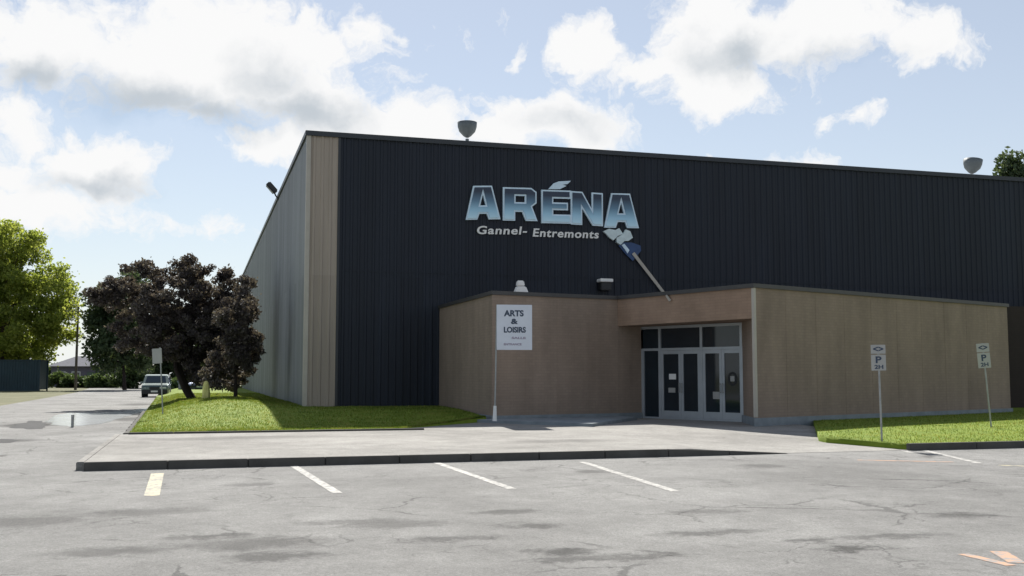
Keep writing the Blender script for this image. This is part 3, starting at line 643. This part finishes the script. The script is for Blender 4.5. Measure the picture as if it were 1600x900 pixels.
flat('accent', M['lblue'], [(856, 296), (864, 287), (872, 284), (891, 283), (886, 288), (878, 289), (884, 291), (874, 296)], YS-.03, YS-.12)
def sub(txt, xa, xb, ya, yb, rise):
    bl = PY(xa, yb, YS); tl = PY(xa, ya, YS); br = PY(xb, yb+rise, YS)
    text_mb(txt, (bl.x, YS-.002, bl.z), (br.x-bl.x, 0, br.z-bl.z), (0, 0, tl.z-bl.z), (0, -1, 0), .022, .05, .12, 1.12).build('subtitle', M['white'], sg)
sub('Gannel-', 745, 823, 353, 366, 1); sub('Entremonts', 832, 935, 357, 370, 3)
flat('glove', M['glove'], [(941, 362), (950, 358), (960, 360), (966, 357), (972, 366), (964, 369), (957, 376), (950, 371), (946, 366)], YS-.02, YS-.14)
flat('glove', M['glove'], [(962, 372), (972, 366), (976, 359), (983, 362), (987, 372), (980, 377), (974, 377), (968, 383), (962, 379)], YS-.02, YS-.16)
flat('sleeve', M['royal'], [(966, 384), (974, 379), (986, 379), (1000, 384), (1001, 392), (996, 398), (988, 408), (982, 402), (976, 396)], YS-.02, YS-.08)
flat('shaft', M['lblue'], [(971, 383), (975, 381), (983, 391), (980, 396)], YS-.085, YS-.13)
flat('shaft', M['trim'], [(987, 397), (991, 394), (1046, 466), (1043, 469)], YS-.085, YS-.12)
# the tip of the shaft runs on down over the entrance header
hd_ = (E-C).normalized(); hn = Vector((hd_.y, -hd_.x))
def onhead(px, py):
    d, _ = ray(px, py); c0 = C+hn*.075; t = c0.dot(hn)/Vector((d.x, d.y)).dot(hn); return Vector((d.x*t, d.y*t, CAM_H+d.z*t))
pts = [onhead(1040, 462), onhead(1042.5, 460.5), onhead(1049, 469), onhead(1046, 471)]
b = MB(); b.add([p for p in pts]+[p+Vector((hn.x, hn.y, 0))*.02 for p in pts], [(0, 1, 2, 3), (7, 6, 5, 4), (0, 1, 5, 4), (1, 2, 6, 5), (2, 3, 7, 6), (3, 0, 4, 7)]); b.build('shaft', M['trim'], sg)

# ================================================================== SIGNS
p = PD(773, 646, 33.9); zg = .1
s1 = thing('post_sign', (p.x, p.y, zg), 'white board reading ARTS & LOISIRS on a thin post at the left entrance block corner', 'sign')
rt = Vector((math.cos(HEAD), -math.sin(HEAD), 0)); rt = Vector((.985, -.17, 0)).normalized(); nm = Vector((-.17, -.985, 0))
tl = PD(776, 476, 33.9); bw = 56*33.9/1635; bh = 71*33.9/1635
o_ = Vector((tl.x, tl.y, tl.z-bh))
def board(o, w, h, th, m, name, parent, bev=.01, u=rt, n_=nm, up=Vector((0, 0, 1))):
    vs = [o+u*a+up*c+n_*d for a in (0, w) for d in (0, th) for c in (0, h)]
    return MB().add(vs, [(0, 1, 3, 2), (4, 6, 7, 5), (0, 4, 5, 1), (2, 3, 7, 6), (0, 2, 6, 4), (1, 5, 7, 3)]).build(name, m, parent, bev)
MB().tube([(p.x, p.y, zg), (tl.x+.03, tl.y+.05, tl.z+.0)], .028, 8).build('post', M['steel'], s1)
pt = Vector((p.x, p.y, zg)).lerp(Vector((tl.x+.03, tl.y+.05, tl.z)), .13)
MB().tube([(p.x, p.y, zg), pt], [.075, .05], 12).build('post_sleeve', M['white'], s1)
bd = board(o_, bw, bh, .035, M['board'], 'board', s1)
def put(txt, fx, fy, fw, fh, m, o=o_, w=bw, h=bh, parent=bd, u=rt, n_=nm, up=Vector((0, 0, 1)), off=.04):
    text_mb(txt, o+u*(fx*w)+up*(fy*h)+n_*.037, u*(fw*w), up*(fh*h), n_, off, .004).build('lettering', m, parent)
put('ARTS', .2, .74, .56, .14, M['ink']); put('&', .4, .57, .2, .12, M['ink']); put('LOISIRS', .2, .38, .62, .13, M['ink']); put('SALLE', .42, .24, .4, .05, M['ink2']); put('ENTRANCE', .2, .1, .5, .05, M['ink2'])
def pole_sign(name, base, lean, D, x0, x1, y0, y1, label, cat, group, split, lines, mat_='silver'):
    """base pixel, board pixels; the pole leans from the base to the board's centre"""
    zb = base[2]; bpt = G(base[0], base[1], zb); D = bpt.x*math.sin(HEAD)+bpt.y*math.cos(HEAD)
    r = thing(name, bpt, label, cat, group)
    top = PD(lean[0], lean[1], D); MB().tube([bpt-Vector((0, 0, .05)), top], .024, 8).build('post', M['steel'], r)
    u = Vector((math.cos(HEAD), -math.sin(HEAD), 0)); n_ = Vector((-u.y, u.x, 0))*-1; up = (top-bpt).normalized(); up = (up-n_*up.dot(n_)).normalized(); u = up.cross(n_).normalized()*1
    if u.x < 0: u = -u
    w = (x1-x0)*D/1635
    cx = PD((x0+x1)/2, y1, D); h = (y1-y0)*D/1635
    for (a, c), mm, nm_ in split:
        o = cx-u*w/2+up*(h*a)+n_*.03; bo = board(o, w, h*(c-a)-.012, .012, M[mm], 'sign_plate', r, .003, u, n_, up)
        for (tx, fx, fy, fw, fh) in lines.get(nm_, []):
            text_mb(tx, o+u*(fx*w)+up*(fy*(h*(c-a)))+n_*.013, u*(fw*w), up*(fh*h*(c-a)), n_, .03, .003).build('lettering', M['ink'], bo)
    return r
pole_sign('parking_sign', (1378, 690, -.01), (1372, 539), 0, 1361, 1384, 538, 579, 'grey-white double parking sign on an upright post at the left end of the right-hand grass', 'sign', 'signs on the right-hand grass',
    [((0, .62), 'silver', 'a'), ((.64, 1), 'silver', 'b')], {'a': [('P', .3, .45, .4, .42), ('2H', .2, .1, .6, .25)], 'b': [('<>', .15, .25, .7, .5)]})
pole_sign('parking_sign', (1549, 668, .07), (1535, 536), 0, 1528, 1548, 536, 575, 'small grey-white parking sign tilted on its leaning post near the right edge', 'sign', 'signs on the right-hand grass',
    [((0, .62), 'silver', 'a'), ((.64, 1), 'silver', 'b')], {'a': [('P', .3, .45, .4, .42), ('2H', .2, .1, .6, .25)], 'b': [('<>', .15, .25, .7, .5)]})
pole_sign('road_sign', (255, 656, .0), (250, 543), 0, 239, 254, 544, 568, 'pale grey plate on a thin green post at the road edge of the mound', 'sign', None,
    [((0, 1), 'silver', 'a')], {})
p = G(113, 668, ZA)
mk = thing('marker_post', p, 'short dark marker post standing at the bright puddle', 'post')
MB().tube([p, p+Vector((0, 0, .42))], .045, 10).build('shaft', M['steel'], mk); MB().tube([p+Vector((0, 0, .34)), p+Vector((0, 0, .4))], .05, 10).build('band', M['silver'], mk)

# ================================================================== VEHICLES
def car(p, body, label, rot=0, L_=4.6, Wd=1.9, H=1.75):
    r = thing('parked_car', p, label, 'car', 'cars parked along the side road')
    w = Wd/2; hb = .95
    # side profile front (y=0, towards the viewer) to back
    prof = [(0, .35), (0, .78), (.08, .92), (.95, 1.05), (1.0, 1.07), (1.75, H-.08), (2.1, H), (L_-.5, H-.02), (L_-.12, H-.45), (L_, .95), (L_, .4), (L_-.15, .28), (.15, .28)]
    def tumble(x, z): return x*(1-.13*max(0, (z-1.0)/.75))
    b = MB(); k = len(prof); vs = [(tumble(sx*w, z), y, z) for sx in (-1, 1) for y, z in prof]
    b.add(vs, [tuple(range(k)), tuple(range(2*k-1, k-1, -1))]+[(i, (i+1) % k, k+(i+1) % k, k+i) for i in range(k)])
    mt = Matrix.Translation(p) @ Matrix.Rotation(rot, 4, 'Z')
    bo = b.xf(mt).build('body', body, r, bevel=.05)
    def addp(nm, m, mb, par=r, bev=0): return mb.xf(mt).build(nm, m, par, bev)
    # windscreen, side glass and rear glass
    y0, z0, y1, z1 = 1.08, 1.13, 1.70, H-.13
    addp('windscreen', M['glass'], MB().add([(-.74*w*1.1, y0-.03, z0), (.74*w*1.1, y0-.03, z0), (.7*w, y1-.03, z1), (-.7*w, y1-.03, z1), (-.74*w*1.1, y0+.05, z0), (.74*w*1.1, y0+.05, z0), (.7*w, y1+.05, z1), (-.7*w, y1+.05, z1)],
        [(0, 1, 2, 3), (7, 6, 5, 4), (0, 1, 5, 4), (1, 2, 6, 5), (2, 3, 7, 6), (3, 0, 4, 7)]))
    for sx in (-1, 1):
        for (ya, yb, yc, yd) in ((1.45, 2.45, 2.45, 1.95), (2.55, 3.35, 3.35, 2.55), (3.45, 4.2, 4.0, 3.45)):
            vs = [(sx*(tumble(w, z)+.012), y, z) for y, z in ((ya, 1.1), (yb, 1.1), (yc, H-.2), (yd, H-.2))]+[(sx*(tumble(w, z)-.03), y, z) for y, z in ((ya, 1.1), (yb, 1.1), (yc, H-.2), (yd, H-.2))]
            addp('side_window', M['glass'], MB().add(vs, [(0, 1, 2, 3), (7, 6, 5, 4), (0, 1, 5, 4), (1, 2, 6, 5), (2, 3, 7, 6), (3, 0, 4, 7)]))
        addp('headlight', M['lamp'], MB().box(sx*w*.55-.17, sx*w*.55+.24*sx+.1, -.02, .1, .66, .8), bev=.02)
        addp('mirror', body, MB().box(sx*w*1.12-.1, sx*w*1.12+.1, 1.35, 1.5, 1.05, 1.2), bev=.03)
        addp('tail_light', M['tail'], MB().box(sx*w*.8-.09, sx*w*.8+.09, L_-.06, L_+.02, .75, 1.0), bev=.02)
        for yy in (.85, L_-.9):
            wl = addp('wheel', M['rubber'], MB().tube([(sx*(w-.2), yy, .33), (sx*(w+.02), yy, .33)], .34, 20))
            addp('rim', M['steel'], MB().tube([(sx*(w), yy, .33), (sx*(w+.03), yy, .33)], .2, 16), wl)
    addp('bumper', M['black'], MB().box(-w*.97, w*.97, -.1, .12, .26, .6), bev=.04)
    addp('grille', M['black'], MB().box(-w*.4, w*.4, -.03, .05, .62, .8), bev=.01)
    addp('number_plate', M['white'], MB().box(-.25, .25, -.12, -.1, .4, .52))
    return r
c1 = G(241, 621, ZA); car(c1, M['carg'], 'grey-green van parked on the side road facing the camera left of the purple tree', R(-2))
car(Vector((-.5, 93, ZA)), M['carb'], 'bluish car half hidden behind the mound and the purple tree', R(3))

# ================================================================== LEFT BACKGROUND
# container
a = G(62, 611, ZA-.02); cz = ZA-.02
ct = thing('storage_container', (a.x-3, a.y, cz), 'dark blue steel storage container under the big green tree', 'container')
H_ = 46*a.xy.length*.97/1635
fr = Matrix.Translation((a.x, a.y, cz)) @ Matrix.Rotation(R(168), 4, 'Z')   # local x runs left from the visible corner
b = MB(); Lc = 9.; vs = []; k = 0; pr = []
while k*.28 < Lc-.2:
    for t, o in ((0, 0), (.1, 0), (.14, .04), (.24, .04)): pr.append((.1+k*.28+t, o))
    k += 1
for q, o in pr: vs += [(q, .04-o, .18), (q, .04-o, H_-.15)]
b.add(vs, [(i*2, i*2+2, i*2+3, i*2+1) for i in range(len(pr)-1)]); b.box(.1, Lc-.05, -2.35, -.03, .15, H_-.1); b.xf(fr).build('side_panel', M['cont'], ct)
b = MB()
for x in (0, Lc-.12):
    for y in (-2.4, -.02): b.box(x, x+.14, y, y+.14, 0, H_)
b.box(.14, Lc-.12, -.02, .1, 0, .17); b.box(.14, Lc-.12, -.02, .1, H_-.16, H_-.002); b.xf(fr).build('frame', M['cont'], ct)
b = MB(); b.box(.02, Lc, -2.38, .1, H_-.09, H_-.02); b.xf(fr).build('roof', M['black'], ct)
# house
hp = G(135, 601.5, ZA)
Dh = 150; hp = PD(132, 602, Dh); zt = CAM_H+(585-556)*Dh/1635; wh = 100*Dh/1635
hs = thing('house', (hp.x, hp.y, ZA), 'low grey-violet house with dark hipped roof beyond the road', 'house')
hm = Matrix.Translation((hp.x, hp.y, 0)) @ Matrix.Rotation(-HEAD+R(10), 4, 'Z')
ze = zt-1.5
wl = MB().box(-wh/2, wh/2, 0, 7, ZA, ze).xf(hm).build('wall', M['house'], hs)
o1 = .5
MB().add([(-wh/2-o1, -o1, ze), (wh/2+o1, -o1, ze), (wh/2+o1, 7+o1, ze), (-wh/2-o1, 7+o1, ze), (-wh/2+2.6, 3.5, zt), (wh/2-2.6, 3.5, zt)], [(3, 2, 1, 0), (0, 1, 5, 4), (1, 2, 5), (2, 3, 4, 5), (3, 0, 4)]).xf(hm).build('roof', M['house_roof'], hs)
for x in (-3.2, -1.2, 2.6):
    f = MB().box(x-.6, x+.6, -.06, .02, .9, 2.0).xf(hm).build('window', M['white'], hs); MB().box(x-.5, x+.5, -.08, -.05, 1.0, 1.9).xf(hm).build('pane', M['glass'], f)
dd = MB().box(.3, 1.25, -.07, .02, ZA, 1.95).xf(hm).build('door', M['carg'], hs)
# utility pole
p = PD(118, 603, 118)
up_ = thing('utility_pole', (p.x, p.y, ZA), 'thin wooden utility pole between the green tree and the purple tree', 'utility pole')
zt = CAM_H+(585-478)*118/1635
MB().tube([(p.x, p.y, ZA), (p.x, p.y, zt)], [.16, .11], 10).build('pole', M['wood'], up_)
MB().box(p.x-.9, p.x+.9, p.y-.06, p.y+.06, zt-.7, zt-.58).build('crossarm', M['wood'], up_)
for k in (-.8, -.4, .4, .8): MB().lathe([(.03, 0), (.06, .04), (.05, .12), (.02, .16)], (p.x+k, p.y, zt-.58), 8).build('insulator', M['steel'], up_)
# mound stones
def rock(px, py, w, h, m, nm, label, cat, D=50):
    p = PD(px, py, D); z = hl(p.x, p.y); b = MB(); prof = []
    n_ = 12; vs = []; rows = [(1, 0), (1.02, .3), (.9, .65), (.55, .93), (.2, 1)]
    for r, zz in rows:
        for k in range(n_):
            a = 2*math.pi*k/n_; q = 1+.22*noise.noise((math.cos(a)*1.5+px, math.sin(a)*1.5, zz*2)); vs.append((p.x+w/2*r*q*math.cos(a), p.y+w/2*r*q*math.sin(a), z-.03+h*zz))
    b.add(vs, [(i*n_+k, i*n_+(k+1) % n_, (i+1)*n_+(k+1) % n_, (i+1)*n_+k) for i in range(4) for k in range(n_)]+[tuple(range(4*n_, 5*n_))])
    o = b.build(nm, m); return setp(o, label, cat)
rock(322, 612, .34, .8, M['stone'], 'boundary_stone', 'pale yellowish upright stone on top of the grass mound under the purple tree', 'stone', 46)

# ================================================================== TREES
def tree(name, base, label, lobes, leafm, barkm, nleaf, lsize, trunk_r, group=None, nclump=60, cs=.8, gap=0., seed=0, stems=1):
    """lobes: (x,y,z,rx,ry,rz) in world; leaves are small quads gathered in clumps in the lobes' shells"""
    rn = random.Random(seed); r_ = np.random.default_rng(seed)
    t = thing(name, base, label, 'tree', group)
    vol = [l[3]*l[5]*l[4] for l in lobes]; tot = sum(vol); clumps = []
    for l, v in zip(lobes, vol):
        for _ in range(max(3, int(nclump*v/tot))):
            d = Vector((rn.gauss(0, 1), rn.gauss(0, 1), rn.gauss(0, 1))).normalized(); rr = rn.uniform(.35, 1)**.6*rn.uniform(.85, 1.08)
            c = Vector((l[0]+d.x*l[3]*rr, l[1]+d.y*l[4]*rr, l[2]+d.z*l[5]*rr)); clumps.append((c, cs*rn.uniform(.55, 1.35)))
    base = Vector(base); cen = sum((c for c, _ in clumps), Vector())/len(clumps)
    b = MB(); fork = base.lerp(Vector((cen.x, cen.y, cen.z)), .38)
    for s in range(stems):
        off = Vector((rn.uniform(-.35, .35), rn.uniform(-.35, .35), 0)) if stems > 1 else Vector((0, 0, 0))
        f2 = fork+off*2.5; b.tube([base+off*.3-Vector((0, 0, .1)), base+off*.6+(f2-base)*.3, base+(f2-base)*.7+off*.3, f2], [trunk_r*1.25, trunk_r*.95, trunk_r*.8, trunk_r*.7], 9)
        b.tube([f2, f2.lerp(cen, .5)+Vector((rn.uniform(-.3, .3), 0, 0)), cen+Vector((rn.uniform(-1, 1), rn.uniform(-1, 1), rn.uniform(0, 1)))], [trunk_r*.7, trunk_r*.45, trunk_r*.2], 7)
    for c, s in clumps[::max(1, len(clumps)//36)]:
        st = fork.lerp(cen, rn.uniform(0, .9)); md = st.lerp(c, .5)+Vector((rn.uniform(-.3, .3), rn.uniform(-.3, .3), rn.uniform(0, .35)))
        b.tube([st, md, c], [trunk_r*.32, trunk_r*.18, trunk_r*.06], 5, False)
    b.build('trunk', barkm, t)
    w = np.array([s**2 for _, s in clumps]); w /= w.sum(); idx = r_.choice(len(clumps), nleaf, p=w)
    C_ = np.array([tuple(c) for c, _ in clumps])[idx]; S_ = np.array([s for _, s in clumps])[idx][:, None]
    d = r_.normal(size=(nleaf, 3)); d /= np.linalg.norm(d, axis=1)[:, None]; P_ = C_+d*S_*(r_.random((nleaf, 1))**.45)*np.array([1.1, 1.1, .72])
    far = r_.random(nleaf) < .1; P_[far] += r_.normal(size=(far.sum(), 3))*cs*.35
    a = r_.normal(size=(nleaf, 3)); a /= np.linalg.norm(a, axis=1)[:, None]; c = np.cross(a, r_.normal(size=(nleaf, 3))); c /= np.linalg.norm(c, axis=1)[:, None]
    sz = lsize*r_.uniform(.6, 1.4, (nleaf, 1)); V = np.stack([P_-a*sz, P_+c*sz*.55, P_+a*sz, P_-c*sz*.55], 1).reshape(-1, 3)
    me = bpy.data.meshes.new('crown'); me.vertices.add(len(V)); me.vertices.foreach_set('co', V.ravel()); me.loops.add(len(V)); me.loops.foreach_set('vertex_index', np.arange(len(V)))
    me.polygons.add(nleaf); me.polygons.foreach_set('loop_start', np.arange(nleaf)*4); me.polygons.foreach_set('loop_total', np.full(nleaf, 4)); me.materials.append(leafm); me.update(calc_edges=True)
    o = bpy.data.objects.new('crown', me); COL.objects.link(o); o.parent = t; o.matrix_parent_inverse = Matrix.Translation(t.location).inverted()
    return t
def lobes_px(D, lst, dz=1.):       # lobe centres and radii read off the photograph at depth D
    out = []
    for px, py, rx, ry in lst:
        p = PD(px, py, D+random.uniform(-1, 1)*.6); k = D/1635; out.append((p.x, p.y, p.z, rx*k, max(rx, ry)*k*dz, ry*k))
    return out
tree('green_tree', PD(8, 606, 118).xy.to_3d()+Vector((0, 0, ZA)), 'big bright green leafy tree at the left edge over the dark container',
     lobes_px(118, [(20, 420, 70, 70), (-40, 460, 80, 90), (65, 460, 48, 55), (20, 510, 75, 55), (92, 495, 28, 55), (95, 450, 22, 28), (-90, 520, 60, 60), (30, 375, 40, 28), (-50, 400, 60, 50), (60, 550, 44, 24), (0, 560, 50, 22), (100, 540, 22, 30)]),
     M['leaf_green'], M['bark'], 75000, .19, .45, None, 260, 1.25, seed=3)
tb = PD(305, 613, 55); tb.z = hl(tb.x, tb.y)-.05
tree('purple_tree', tb, 'wide dark purple leaved tree on the mound beside the grey side wall',
     lobes_px(55, [(285, 470, 85, 52), (205, 465, 52, 38), (345, 480, 48, 45), (290, 520, 90, 45), (235, 425, 45, 18), (290, 422, 50, 20), (180, 462, 34, 30), (345, 540, 50, 45), (325, 575, 52, 34), (215, 520, 45, 26), (375, 450, 28, 28), (340, 432, 40, 18), (165, 440, 24, 14), (335, 505, 45, 40), (375, 480, 26, 30), (290, 570, 34, 20), (250, 550, 30, 20), (360, 590, 30, 18)]),
     M['leaf_purple'], M['barkd'], 74000, .08, .17, 'purple leaved trees beside the side wall', 520, .34, seed=5, stems=3)
tb = PD(368, 628, 47); tb.z = hl(tb.x, tb.y)-.05
tree('purple_tree', tb, 'smaller purple leaved tree with a dark trunk, nearest to the grey side wall',
     lobes_px(47, [(368, 500, 34, 40), (362, 550, 36, 36), (385, 455, 16, 28), (345, 590, 34, 20), (392, 540, 16, 40), (380, 590, 20, 16)]),
     M['leaf_purple'], M['barkd'], 17000, .072, .09, 'purple leaved trees beside the side wall', 150, .27, seed=8)
for i, (px, D, lo, lab, nm, mm) in enumerate([
    (195, 118, [(175, 500, 36, 45), (200, 460, 30, 35), (165, 550, 25, 30), (215, 540, 30, 40)], 'mid green tree behind the left side of the purple tree', 'roadside_tree', 'leaf_dark'),
    (255, 135, [(255, 540, 36, 40), (235, 575, 30, 20), (275, 580, 30, 20)], 'dark green tree on the far side of the grey-green van', 'roadside_tree', 'leaf_dark'),
    (300, 150, [(305, 550, 36, 40), (330, 580, 35, 22)], 'dark green tree farthest back, behind the purple tree next to the arena', 'roadside_tree', 'leaf_far'),
    (150, 190, [(105, 580, 34, 16), (160, 572, 36, 24), (75, 585, 24, 12), (195, 560, 22, 34)], 'wide green tree rising behind the grey-violet house', 'roadside_tree', 'leaf_far'),
    (-60, 150, [(-60, 540, 60, 40), (-20, 560, 40, 22)], 'dark tree behind the container at the left edge', 'roadside_tree', 'leaf_far')]):
    b0 = PD(px, 603, D); b0.z = ZA
    tree(nm, b0, lab, lobes_px(D, lo), M[mm], M['barkd'], 14000, .24, .2, 'trees along the far end of the side road', 70, 1.3, seed=20+i)
# shrubs and hedge beyond the road
for i, (px, py, D, w_, h_, lab) in enumerate([(88, 597, 140, 30, 12, 'low green hedge bush in front of the house, nearest to the container'), (120, 597, 138, 26, 9, 'low green hedge bush under the house windows'), (160, 597, 136, 26, 11, 'low dark hedge bush at the right end of the house'), (205, 592, 130, 26, 16, 'green roadside bush left of the grey-green van'), (290, 598, 100, 20, 9, 'green bush right of the bluish car')]):
    l = lobes_px(D, [(px, py, w_, h_)], .5); b0 = PD(px, 602, D); b0.z = ZA
    t = tree('bush', b0, lab, l, M['leaf_far'], M['barkd'], 4500, .18, .05, 'bushes beyond the side road', 24, .7, seed=40+i); t['category'] = 'bush'
tp = Vector((64, 69.5, ZA)); D_ = tp.x*math.sin(HEAD)+tp.y*math.cos(HEAD)
tree('tall_tree', tp, 'treetop showing above the arena roof at the right edge', lobes_px(D_, [(1600, 285, 34, 42), (1625, 275, 34, 30), (1585, 275, 14, 14), (1588, 262, 10, 22), (1640, 330, 70, 60), (1600, 350, 60, 60)], 1), M['leaf_dark'], M['bark'], 26000, .2, .35, None, 120, 1.0, seed=60)
